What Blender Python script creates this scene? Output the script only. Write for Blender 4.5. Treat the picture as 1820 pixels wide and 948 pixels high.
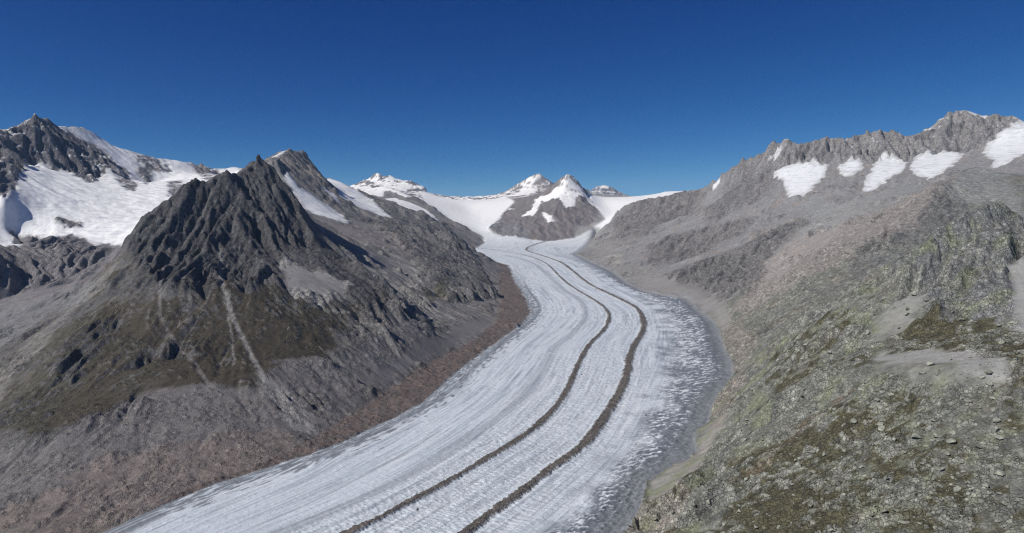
import bpy, math, time
import numpy as np
T0 = time.time()
f32 = np.float32
R = math.radians
scene = bpy.context.scene
for o in list(bpy.data.objects): bpy.data.objects.remove(o)

# ------------------------------------------------------------------ camera, sky, sun, exposure
# metres; z = altitude above sea level minus 2000 m; the drone hovers at 2850 m looking up the valley (+Y)
CAM_Z = 850.0
FOC, CX, CY, PITCH = 1270.0, 910.0, 474.0, math.atan(62/1270)
cam = bpy.data.cameras.new('camera'); camo = bpy.data.objects.new('camera', cam)
scene.collection.objects.link(camo); scene.camera = camo
cam.sensor_width = 36; cam.lens = 36*FOC/1820; cam.clip_start = 1; cam.clip_end = 90000
camo.location = (0, 0, CAM_Z); camo.rotation_euler = (math.pi/2-PITCH, 0, 0)
SUN_AZ, SUN_EL = -120.0, 41.0                      # clockwise from +Y
world = bpy.data.worlds.new('World'); scene.world = world; world.use_nodes = True
wn = world.node_tree; bg = wn.nodes['Background']
sky = wn.nodes.new('ShaderNodeTexSky'); sky.sky_type = 'NISHITA'; sky.sun_disc = False
sky.sun_elevation = R(SUN_EL); sky.sun_rotation = R(SUN_AZ % 360)
sky.altitude = 2850; sky.air_density = 0.6; sky.dust_density = 0.0; sky.ozone_density = 10
# deep high-altitude blue: the same grade over the whole dome (stronger contrast in red and green)
sep = wn.nodes.new('ShaderNodeSeparateColor'); com = wn.nodes.new('ShaderNodeCombineColor'); wn.links.new(sky.outputs[0], sep.inputs[0])
for i, (g, lin, k) in enumerate(((2.3, 1.7, .59), (1.55, 1.9, .59), (1.0, 1.0, .98))):
    p_ = wn.nodes.new('ShaderNodeMath'); p_.operation = 'POWER'; p_.inputs[1].default_value = g; wn.links.new(sep.outputs[i], p_.inputs[0])
    l_ = wn.nodes.new('ShaderNodeMath'); l_.operation = 'MULTIPLY'; l_.inputs[1].default_value = lin; wn.links.new(sep.outputs[i], l_.inputs[0])
    m_ = wn.nodes.new('ShaderNodeMath'); m_.operation = 'MINIMUM'; wn.links.new(p_.outputs[0], m_.inputs[0]); wn.links.new(l_.outputs[0], m_.inputs[1])
    k_ = wn.nodes.new('ShaderNodeMath'); k_.operation = 'MULTIPLY'; k_.inputs[1].default_value = k; wn.links.new(m_.outputs[0], k_.inputs[0]); wn.links.new(k_.outputs[0], com.inputs[i])
wn.links.new(com.outputs[0], bg.inputs[0]); bg.inputs[1].default_value = 0.08
sl = bpy.data.lights.new('sun', 'SUN'); sl.energy = 4.5; sl.angle = R(0.53); sl.color = (1.0, .975, .935)
so = bpy.data.objects.new('sun', sl); scene.collection.objects.link(so)
so.rotation_euler = (R(90-SUN_EL), 0, R(180-SUN_AZ)); so.location = (-3000, -1500, 4000)
vs = scene.view_settings; vs.view_transform = 'Standard'; vs.look = 'None'; vs.exposure = 0.0; vs.gamma = 1
vs.use_curve_mapping = False
scene.cycles.max_bounces = 3; scene.cycles.diffuse_bounces = 2; scene.cycles.volume_bounces = 0; scene.cycles.use_denoising = True; scene.cycles.denoiser = 'OPENIMAGEDENOISE'; scene.cycles.denoising_input_passes = 'RGB_ALBEDO_NORMAL'; scene.cycles.denoising_prefilter = 'NONE'; scene.cycles.pixel_filter_type = 'BLACKMAN_HARRIS'; scene.cycles.filter_width = 1.15

# ------------------------------------------------------------------ surveying helpers
def P(px, py, D):
    """point seen at (px, py) of the survey photograph at D km down the valley"""
    a, b = (px-CX)/FOC, (CY-py)/FOC
    y = math.cos(PITCH)+b*math.sin(PITCH); z = -math.sin(PITCH)+b*math.cos(PITCH)
    k = D*1000/y
    return (a*k, D*1000.0, CAM_Z+z*k)
def ZG(y):                                          # the ice surface climbs up the valley
    return np.interp(y, [0, 1600, 5000, 9000, 10000, 11500, 14000], [95, 180, 398, 660, 730, 850, 1100])
def G(px, py):
    lo, hi = 0.9, 14.0
    for _ in range(40):
        m = (lo+hi)/2
        if P(px, py, m)[2] > ZG(m*1000): lo = m
        else: hi = m
    return P(px, py, lo)
def line(*pts): return [P(*p) if len(p) == 3 else G(*p) for p in pts]

# ------------------------------------------------------------------ noise
rng = np.random.default_rng(7)
PERM = rng.permutation(256).astype(np.int32); PERM = np.concatenate([PERM, PERM])
GA = rng.random(256)*2*np.pi; GXT, GYT = np.cos(GA).astype(f32), np.sin(GA).astype(f32)
RX, RY, RV = rng.random(256).astype(f32), rng.random(256).astype(f32), rng.random(256).astype(f32)
def hsh(i, j): return PERM[(PERM[i & 255]+j) & 255]
def perlin(x, y):
    x = np.asarray(x, f32); y = np.asarray(y, f32)
    xf, yf = np.floor(x), np.floor(y); i, j = xf.astype(np.int32), yf.astype(np.int32)
    x = x-xf; y = y-yf
    u = x*x*x*(x*(x*6-15)+10); v = y*y*y*(y*(y*6-15)+10)
    def g(di, dj):
        h = hsh(i+di, j+dj); return GXT[h]*(x-di)+GYT[h]*(y-dj)
    a = g(0, 0); a += u*(g(1, 0)-a); b = g(0, 1); b += u*(g(1, 1)-b)
    return (a+v*(b-a))*f32(1.5)
def fbm(x, y, n=4, gain=.5, ridged=False):
    s = 0; a = 1.0; t = 0
    for k in range(n):
        p = perlin(x*2.03**k+17.3*k, y*2.03**k-9.1*k)
        if ridged: p = 1-2*np.abs(p)
        s = s+a*p; t += a; a *= gain
    return s/t
def cells(x, y):
    """F1, F2 and a random value of the nearest cell"""
    xf, yf = np.floor(x), np.floor(y); i, j = xf.astype(np.int32), yf.astype(np.int32)
    f1 = np.full(x.shape, 9, f32); f2 = f1.copy(); rv = np.zeros(x.shape, f32)
    for di in (-1, 0, 1):
        for dj in (-1, 0, 1):
            h = hsh(i+di, j+dj)
            d = (xf+di+RX[h]-x)**2+(yf+dj+RY[h]-y)**2
            near = d < f1
            f2 = np.where(near, f1, np.minimum(f2, d)); rv = np.where(near, RV[h], rv); f1 = np.where(near, d, f1)
    return np.sqrt(f1), np.sqrt(f2), rv
def gully(x, y, dx, dy):
    """slope-aligned stripes: value and derivative"""
    xf, yf = np.floor(x), np.floor(y); i, j = xf.astype(np.int32), yf.astype(np.int32)
    x = x-xf; y = y-yf
    c = np.zeros(x.shape, f32); s = np.zeros(x.shape, f32); w = np.zeros(x.shape, f32)
    for di in (-1, 0, 1, 2):
        for dj in (-1, 0, 1, 2):
            h = hsh(i+di, j+dj)
            vx = x-di-RX[h]*f32(.5); vy = y-dj-RY[h]*f32(.5)
            k = np.exp(-2*(vx*vx+vy*vy)); m = (vx*dx+vy*dy)*f32(2*np.pi)
            c += np.cos(m)*k; s += np.sin(m)*k; w += k
    return c/w, -s/w
def sstep(a, b, x):
    t = np.clip((x-a)/(b-a), 0, 1); return t*t*(3-2*t)

# ------------------------------------------------------------------ the lie of the land: ridge, spur, valley and shore lines
ICE_L = [(-260,1190),(-120,1100),(0,1035),(100,988),(200,940),(280,905),(345,876),(387,861),(436,845),(507,822),(560,806),(620,783),(660,762),(700,744),
         (752,716),(800,672),(840,640),(889,604),(929,576),(943,556),(935,532),(917,504),(909,484),(904,472),(882,466),(867,459),(850,454),(838,445),(847,441),(861,433)]
ICE_R = [(820,1230),(930,1100),(1030,1010),(1111,943),(1139,903),(1148,857),(1179,836),(1213,821),(1240,805),(1236,768),(1261,751),(1264,728),(1278,697),(1298,683),
         (1305,668),(1301,645),(1287,613),(1273,574),(1244,552),(1222,530),(1179,524),(1143,516),(1115,502),(1086,480),(1054,466),(1025,452),(1039,443),(1059,421)]
MED_B = [(700,1050),(828,948),(866,920),(908,890),(949,859),(990,826),(1029,802),(1056,771),(1083,730),(1100,703),(1115,667),(1118,638),(1129,610),(1142,595),(1145,574),
         (1136,552),(1120,542),(1081,523),(1048,508),(1022,486),(999,468),(972,458),(941,449),(932,444),(947,436),(968,431)]
MED_A = [(480,1020),(627,947),(682,920),(737,890),(792,862),(847,829),(902,796),(943,769),(979,736),(1004,703),(1014,681),(1029,645),(1047,613),(1068,595),(1081,577),
         (1084,559),(1065,540),(1039,525),(1014,510),(997,496),(982,479),(968,467),(938,456),(913,451),(871,444),(847,442)]
BAND_C = [(330,1010),(500,948),(600,906),(682,870),(765,826),(820,792),(892,736),(933,700),(965,656),(985,620),(1020,592),(1039,570),(1043,552),(1029,531),(1000,516),(975,490),(955,472),(930,461),(900,455)]
BAND_D = [(560,818),(640,784),(720,744),(776,714),(820,680),(840,656),(900,604),(945,572),(961,552),(958,540),(938,515),(928,494),(915,480)]
BAND_E = [(800,1050),(960,948),(1050,870),(1110,800),(1150,720),(1172,660),(1182,620),(1180,580),(1165,545),(1130,525),(1090,503),(1050,480),(1020,464)]
BROWN = [(280,893),(345,858),(387,843),(436,828),(507,803),(560,775),(640,725),(720,672),(800,625),(850,598),(882,570),(889,530),(884,500),(890,478),(880,466)]
TRUG = [(914,361,12.6),(894,379,11.6),(889,389,11.2),(868,405,10.4),(881,414,10.1),(919,422,9.9),(970,430),(982,429,9.75),(1020,424,10.0),(1045,411,10.4),(1076,389,11.0),(1063,373,11.8),(1045,353,12.6)]

zlift = lambda pts, d: [(x, y, z+d) for x, y, z in pts]
BROWN3 = []
for px, py in BROWN:
    g = G(px, py); BROWN3.append((g[0]*.985, g[1]*.985, g[2]+3))
LINES = [line(*ICE_L), line(*ICE_R), line(*MED_A), line(*MED_B), line(*BAND_C), line(*BAND_E), BROWN3, line(*TRUG)]
REG = {}                                              # ridge lines of each mountain, to tell which ground belongs to which
def ridge(reg, *pts):
    l = line(*pts); LINES.append(l)
    if reg: REG.setdefault(reg, []).append(l)
# the dark rock pyramid left of the ice
ridge('pyramid', (218,441,3.6),(230,423,3.62),(250,394,3.65),(273,377,3.68),(304,357,3.72),(324,342,3.76),(353,326,3.8),(367,324,3.83),(398,307,3.87),(408,313,3.9),(429,303,4.0),(450,290,4.12),(463,284,4.2),(473,286,4.5))
ridge('pyramid', (425,325,3.92),(445,308,4.02),(462,297,4.1),(476,306,4.08))
ridge('pyramid', (463,284,4.2),(485,300,4.15),(505,330,4.1),(524,347,4.05),(528,375,3.97),(545,410,3.9),(560,430,3.85),(588,454,3.75),(627,470,3.7),(658,493,3.6),(686,513,3.5),(710,545,3.35))
ridge('pyramid', (235,445,3.5),(270,490,3.15),(320,515,3.0),(400,500,3.05),(450,505,3.08),(490,490,3.2),(540,497,3.25),(600,520,3.25))
ridge('pyramid', (215,452,3.75),(150,520,3.4),(80,582,3.1),(0,655,2.85),(-100,740,2.6),(-250,900,2.2))
ridge('pyramid', (60,770,2.02),(140,750,2.1),(240,718,2.22),(330,693,2.32),(450,668,2.42),(560,635,2.65),(660,600,3.0),(720,575,3.3))
ridge('pyramid', (100,640,2.65),(200,600,2.72),(300,590,2.75),(400,590,2.75),(520,575,2.85))
ridge('pyramid', (-200,1000,1.62),(0,890,1.72),(120,840,1.85),(260,800,1.97),(400,760,2.1))
# the snowy massif behind it
ridge('massif', (-420,300,4.9),(-300,300,5.4),(-150,265,5.9),(-60,235,6.2),(0,236,6.35),(12,240,6.4),(31,225,6.45),(48,211,6.5),(58,205,6.5),(64,203,6.5),(72,207,6.55),(82,215,6.6),(96,225,6.7),(144,226,6.9),(168,240,7.0),(203,262,7.1),(250,275,7.3),(304,287,7.5),(336,290,7.7),(375,299,8.0),(394,305,8.2),(414,298,8.4),(429,301,8.6))
ridge('massif', (26,248,6.33),(45,236,6.34),(64,226,6.34),(84,242,6.42),(110,252,6.55),(150,272,6.65))
ridge('massif', (-10,228,6.2),(4,262,5.8),(12,300,5.5),(16,335,5.2),(8,352,5.0))
ridge('massif', (30,312,5.95),(43,303,6.05),(74,289,6.15),(94,307,6.15),(113,305,6.2),(140,310,6.3),(160,326,6.3),(183,314,6.4),(205,299,6.6),(225,320,6.6),(260,330,6.8),(330,310,7.3),(390,312,7.9))
ridge('massif', (-200,430,4.5),(0,443,4.75),(43,439,4.85),(30,414,5.0),(78,424,4.95),(129,420,5.0),(164,427,4.95),(195,439,4.85),(226,436,4.9))
ridge('massif', (-260,380,3.9),(-150,395,3.95),(-60,425,4.02),(-18,452,4.08),(2,490,4.1),(14,515,4.06))
ridge('massif', (-250,600,3.5),(-60,560,3.72),(30,524,4.05),(100,505,4.15),(160,480,4.4))
ridge('massif', (240,400,5.3),(330,345,6.2),(390,316,7.2),(430,308,8.0))
ridge(None, (225,452,4.3),(190,490,4.0),(130,535,3.7),(60,575,3.45),(0,610,3.3),(-150,720,2.85),(-300,860,2.45))
# hanging valley and the jagged peak above it
ridge('jagged', (488,282,6.6),(510,268,7.6),(520,271,7.7),(534,266,7.8),(545,277,7.9),(560,296,7.95),(575,314,8.0),(588,330,7.9),(600,347,7.7),(612,362,7.5))
ridge('jagged', (496,312,6.5),(520,322,6.5),(545,345,6.5),(575,365,6.5),(600,380,6.5),(615,390,6.4))
ridge('jagged', (490,330,4.8),(530,388,4.5),(570,428,4.3),(620,452,4.2),(660,488,3.95),(705,533,3.75),(745,578,3.5))
ridge('jagged', (582,314,9.2),(600,322,9.1),(615,331,9.0),(640,346,8.7))
ridge('jagged', (610,345,8.3),(640,362,7.9),(670,380,7.5),(700,392,7.2))
ridge('jagged', (645,349,8.7),(680,358,8.5),(700,364,8.4),(726,372,8.3),(760,390,8.1),(790,402,8.0),(815,425,7.95),(836,443,7.9))
ridge('jagged', (640,395,6.6),(690,402,6.8),(740,412,6.8),(790,422,6.7),(820,445,6.5),(848,470,6.2),(870,500,5.6),(884,525,5.05))
ridge('jagged', (640,430,5.2),(700,470,4.8),(740,505,4.5),(770,532,4.35),(820,528,4.55),(860,528,4.75))
ridge('jagged', (740,577,3.55),(790,560,3.85),(840,548,4.2))
# dark spur and the far summits
ridge('spur', (640,340,12.2),(660,336,12.2),(681,332,12.1),(700,338,11.9),(736,355,11.5),(770,370,11.0),(785,387,10.6),(817,399,10.3),(838,416,10.0),(861,432,9.7))
ridge('spur', (690,356,10.6),(730,372,10.2),(783,397,9.6),(815,425,9.0),(840,441,8.8))
ridge('farleft', (600,338,14.5),(620,335,14.3),(639,331,14.2),(654,319,14.1),(669,303,14.0),(679,311,14.0),(684,319,14.0),(691,308,14.0),(702,316,14.0),(711,321,14.0),(726,322,13.8),(736,330,13.8),(757,337,13.8),(760,344,13.9),(778,353,14.0),(797,356,14.0),(817,362,14.0),(834,356,14.0),(844,353,14.0),(865,359,14.0),(876,355,14.2),(900,348,14.8))
ridge('farleft', (745,347,12.9),(753,359,11.9),(775,372,11.4),(790,386,11.0),(812,397,10.7),(840,412,10.3))
ridge('farleft', (830,370,12.8),(840,385,11.6),(850,400,10.8),(862,415,10.3),(900,427,9.9))
ridge('dome', (899,348,15.6),(915,336,15.8),(921,328,15.9),(937,315,16),(957,306,16),(972,315,16),(985,328,16),(995,335,16))
ridge('dome', (890,358,14.0),(930,347,14.2),(950,343,14.4))
ridge('horn', (914,361,12.6),(954,347,12.6),(975,340,12.6),(992,327,12.6),(1002,313,12.5),(1009,307,12.5),(1017,315,12.5),(1036,334,12.6),(1050,341,12.8),(1060,350,12.9))
ridge('horn', (1009,307,12.5),(1000,345,12.1),(985,370,11.4),(980,400,10.5),(976,428,9.8))
ridge('horn', (1036,340,12.4),(1030,370,11.6),(1035,395,10.8))
ridge('horn', (900,390,11.1),(930,385,11.2),(955,380,11.2))
ridge('farpeak', (1040,345,17.5),(1050,339,18),(1060,331,18),(1073,327,18),(1088,332,18),(1108,347,18),(1130,352,17.6))
ridge('firn', (1063,352,13.6),(1100,352,13.8),(1121,350,13.9),(1139,349,13.8),(1164,346,13.7),(1179,338,13.6),(1210,339,13.4),(1240,337,13.2),(1300,340,13.0))
ridge('firn', (1070,365,12.6),(1090,380,11.6),(1075,400,10.8),(1050,420,10.2))
# the long range on the other side
ridge('range', (1059,421,10.05),(1082,402,10.3),(1087,389,10.7),(1105,372,11.0),(1127,359,11.0),(1158,355,10.8),(1201,347,10.4),(1220,341,10.0),(1241,338,9.7),(1266,332,9.2),(1278,322,9.0),(1300,296,8.6),(1332,286,8.3),(1356,278,8.0),(1372,260,7.9),(1396,249,7.8),(1406,250,7.75),(1412,262,7.7),(1440,254,7.6),(1477,242,7.5),(1497,256,7.45),(1521,240,7.4),(1553,234,7.4),(1581,230,7.35),(1595,242,7.3),(1609,248,7.3),(1629,246,7.3),(1653,228,7.3),(1677,204,7.3),(1709,194,7.3),(1749,208,7.2),(1773,204,7.1),(1793,210,7.0),(1820,218,6.9),(1900,235,6.8),(2050,260,6.6),(2300,300,6.0))
ridge('range', (1310,330,8.3),(1380,305,7.3),(1440,290,7.25),(1470,297,7.1),(1490,288,7.1),(1530,285,7.05),(1555,284,7.0),(1610,290,6.9),(1625,278,6.9),(1700,270,6.85),(1745,262,6.7),(1780,236,6.7),(1820,228,6.6),(1950,260,6.3))
ridge('range', (1400,350,6.7),(1425,352,6.6),(1480,335,6.5),(1530,348,6.3),(1640,325,6.2),(1700,305,6.1),(1745,300,6.0),(1820,275,5.8),(1950,320,5.4))
ridge('range', (1135,395,9.2),(1200,385,8.8),(1290,375,8.2))
ridge('range', (1428,390,6.0),(1395,410,5.75),(1360,430,5.5),(1340,470,5.2),(1325,505,4.9),(1290,528,4.8))
ridge('range', (1180,470,6.4),(1230,450,6.6),(1300,420,6.6))
ridge('boulder', (1960,330,3.9),(1820,318,4.2),(1775,310,4.5),(1733,296,4.7),(1690,318,4.4),(1665,327,4.2),(1603,376,4.0),(1540,414,3.9),(1450,480,3.75),(1380,530,3.7),(1320,565,3.75),(1290,588,3.78))
# the near boulder slope
ridge('boulder', (1960,470,2.1),(1820,398,2.2),(1790,378,2.2),(1757,360,2.2),(1722,374,2.2),(1690,400,2.2),(1640,440,2.2),(1560,490,2.22),(1480,540,2.3),(1400,580,2.45),(1340,620,2.62),(1310,660,2.83))
ridge('boulder', (2000,620,1.3),(1820,640,1.38),(1700,652,1.42),(1550,645,1.68),(1450,665,1.83),(1350,740,1.83),(1290,785,1.9),(1250,808,2.0))
ridge('boulder', (2050,930,.98),(1820,948,1.02),(1700,948,1.06),(1500,948,1.16),(1300,948,1.36),(1200,948,1.5),(1130,948,1.62))

# ------------------------------------------------------------------ base surface: membrane through those lines on a log-polar net
TH0, TH1, DU = R(-58), R(52), 0.002
U0, U1 = math.log(80), math.log(21500)
NT, NU = int((TH1-TH0)/DU)+1, int((U1-U0)/DU)+1
def dense(l, step=.0012):
    a = np.array(l); out = []
    for p, q in zip(a[:-1], a[1:]):
        n = max(2, int(np.linalg.norm(q[:2]-p[:2])/min(np.hypot(*p[:2]), np.hypot(*q[:2]))/step)+1)
        out.append(p+(q-p)*np.linspace(0, 1, n)[:, None])
    return np.concatenate(out)
def membrane(pts, vals, iters=70, levels=7, ring=True):
    th = np.arctan2(pts[:, 0], pts[:, 1]); u = np.log(np.hypot(pts[:, 0], pts[:, 1]))
    z = None
    for lev in range(levels, -1, -1):
        k = 2**lev; nu, nt = NU//k+1, NT//k+1
        i = np.clip(((u-U0)/DU/k).round().astype(int), 0, nu-1); j = np.clip(((th-TH0)/DU/k).round().astype(int), 0, nt-1)
        ok = (u > U0) & (u < U1) & (th > TH0-.01) & (th < TH1+.01)
        c = np.zeros((nu, nt)); n = np.zeros((nu, nt))
        np.add.at(c, (i[ok], j[ok]), vals[ok]); np.add.at(n, (i[ok], j[ok]), 1)
        m = n > 0; c = np.where(m, c/np.maximum(n, 1), 0)
        if ring:
            t = np.linspace(TH0, TH1, nt)
            c[0] = np.interp(t, [R(-40), R(30)], [150, 330]); m[0] = True; c[-1] = 600; m[-1] = True
        if z is None: z = np.full((nu, nt), vals.mean())
        else:
            yi = np.linspace(0, z.shape[0]-1, nu); xi = np.linspace(0, z.shape[1]-1, nt)
            z = bil(z, yi[:, None], xi[None, :])
        z = np.where(m, c, z).astype(f32); c = c.astype(f32)
        for it in range(iters if lev else 40):
            p = np.pad(z, 1, mode='edge')
            n4 = (p[:-2, 1:-1]+p[2:, 1:-1]+p[1:-1, :-2]+p[1:-1, 2:])*f32(.25)
            z = np.where(m, c, n4)
    return z
def bil(a, y, x):
    y = np.clip(y, 0, a.shape[0]-1.001); x = np.clip(x, 0, a.shape[1]-1.001)
    i = y.astype(int); j = x.astype(int); fy = y-i; fx = x-j
    return (a[i, j]*(1-fy)+a[i+1, j]*fy)*(1-fx)+(a[i, j+1]*(1-fy)+a[i+1, j+1]*fy)*fx
DN = [dense(l) for l in LINES]
ALL = np.concatenate(DN)
BASE = membrane(ALL, ALL[:, 2])
def blur(a, n=1, ax=(0, 1)):
    for _ in range(n):
        for x in ax:
            p = np.pad(a, [(1, 1) if k == x else (0, 0) for k in range(2)], mode='edge')
            a = (p[:-2]+2*a+p[2:])*f32(.25) if x == 0 else (p[:, :-2]+2*a+p[:, 2:])*f32(.25)
    return a
BASE = blur(BASE, 2)
UG = np.exp(U0+DU*np.arange(NU//1+1))[:BASE.shape[0]]
ELEV = (BASE-CAM_Z)/UG[:, None]                       # tangent of the elevation angle along every azimuth
def ground(px, py, rmin=0, rmax=99):
    """azimuth and log-range of the ground first met along a survey sight line, at least rmin km out"""
    x, y, z = P(px, py, 1.0); z -= CAM_Z; th = math.atan2(x, y); e = z/math.hypot(x, y)
    j = min(max(int(round((th-TH0)/DU)), 0), ELEV.shape[1]-1)
    rmin /= math.cos(th); rmax /= math.cos(th)
    k0 = max(0, int((math.log(max(rmin, .081)*1000)-U0)/DU)); k1 = min(ELEV.shape[0], int((math.log(min(rmax, 21.4)*1000)-U0)/DU)+1)
    col = ELEV[k0:k1, j]; hit = np.nonzero(col >= e)[0]
    k = k0+(hit[0] if len(hit) else int(col.argmax()))
    return th, U0+DU*k
print('base', round(time.time()-T0, 1))

# ------------------------------------------------------------------ the terrain net
def steps(segs):
    out = [segs[0][0]]
    for a, b, d in segs:
        n = max(1, int(math.ceil((b-a)/d))); out += list(a+(b-a)*np.arange(1, n+1)/n)
    return np.array(out)
lu = math.log
US = steps([(lu(90), lu(500), .04), (lu(500), lu(900), .012), (lu(900), lu(1500), .0019), (lu(1500), lu(5200), .00165), (lu(5200), lu(8800), .0018), (lu(8800), lu(14500), .0032), (lu(14500), lu(18600), .005), (lu(18600), lu(21400), .03)])
TS = steps([(R(-57.5), R(-38), R(.5)), (R(-38), R(38), R(.102)), (R(38), R(51.5), R(.5))])
nr, nc = len(US), len(TS)
U2, T2 = np.meshgrid(US, TS, indexing='ij')
RR = np.exp(U2); X = (RR*np.sin(T2)).astype(f32); Y = (RR*np.cos(T2)).astype(f32)
gy, gx = (U2-U0)/DU, (T2-TH0)/DU
Z = bil(BASE, gy, gx).astype(f32)
print('net', nr, nc, nr*nc, round(time.time()-T0, 1))
wa = perlin(X/90, Y/90)*.5+perlin(X/34, Y/34)*.3; wb = perlin(X/90+50, Y/90)*.5+perlin(X/34, Y/34+70)*.3
TW = (T2+wa*.006).astype(f32); UW = (U2+wb*.018).astype(f32)     # frayed coordinates for the outlines of patches
wl, wm = perlin(X/330+3, Y/330), perlin(X/330, Y/330-8)
TV = (TW+wl*.010+wa*.006).astype(f32); UV = (UW+wm*.045+wb*.02).astype(f32)
def inpoly(poly, tx, ux):
    m = np.zeros(tx.shape, bool); n = len(poly)
    for k in range(n):
        (t0, u0), (t1, u1) = poly[k], poly[(k+1) % n]
        if t0 == t1: continue
        c = ((t0 > tx) != (t1 > tx)) & (ux < (u1-u0)*(tx-t0)/(t1-t0)+u0)
        m ^= c
    return m
def patch(px_poly, rmin=0, rmax=99, soft=2, fray=True):
    poly = [ground(a, b, rmin, rmax) for a, b in px_poly]
    ts = [p[0] for p in poly]; us = [p[1] for p in poly]
    j0, j1 = np.searchsorted(TS, [min(ts)-.02, max(ts)+.02]); i0, i1 = np.searchsorted(US, [min(us)-.05, max(us)+.05])
    out = np.zeros((nr, nc), f32)
    a, b = (T2, U2) if not fray else ((TV, UV) if fray == 2 else (TW, UW))
    out[i0:i1, j0:j1] = inpoly(poly, a[i0:i1, j0:j1], b[i0:i1, j0:j1])
    if soft: out[max(i0-9, 0):i1+9, max(j0-9, 0):j1+9] = blur(out[max(i0-9, 0):i1+9, max(j0-9, 0):j1+9], soft)
    return out
def xy2tu(l): return [(math.atan2(x, y), math.log(math.hypot(x, y))) for x, y, *_ in l]

# the ice: everything between its two shores
iceL, iceR, trug = line(*ICE_L), line(*ICE_R), line(*TRUG)
up_left = line((858,429,10.0),(837,417,10.25),(820,401,10.5),(808,393,10.8),(785,386,11.0),(770,371,11.3),(753,359,11.9),(745,346,13.2),(760,345,13.95),(797,356,14.05),(834,357,14.05),(880,355,14.3),(900,349,14.8))
up_right = line((1082,402,10.3),(1087,389,10.75),(1105,372,11.1),(1127,358,11.6),(1160,352,12.6),(1240,338,13.3),(1179,338,13.7),(1121,350,14.0),(1063,350,13.9))
ICE_POLY = xy2tu(iceL+up_left+trug+up_right[::-1]+iceR[::-1])
j0 = 0
ICE = blur(inpoly(ICE_POLY, T2+wa*.0015, U2+wb*.004).astype(f32), 1)
print('ice', round(time.time()-T0, 1))

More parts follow.
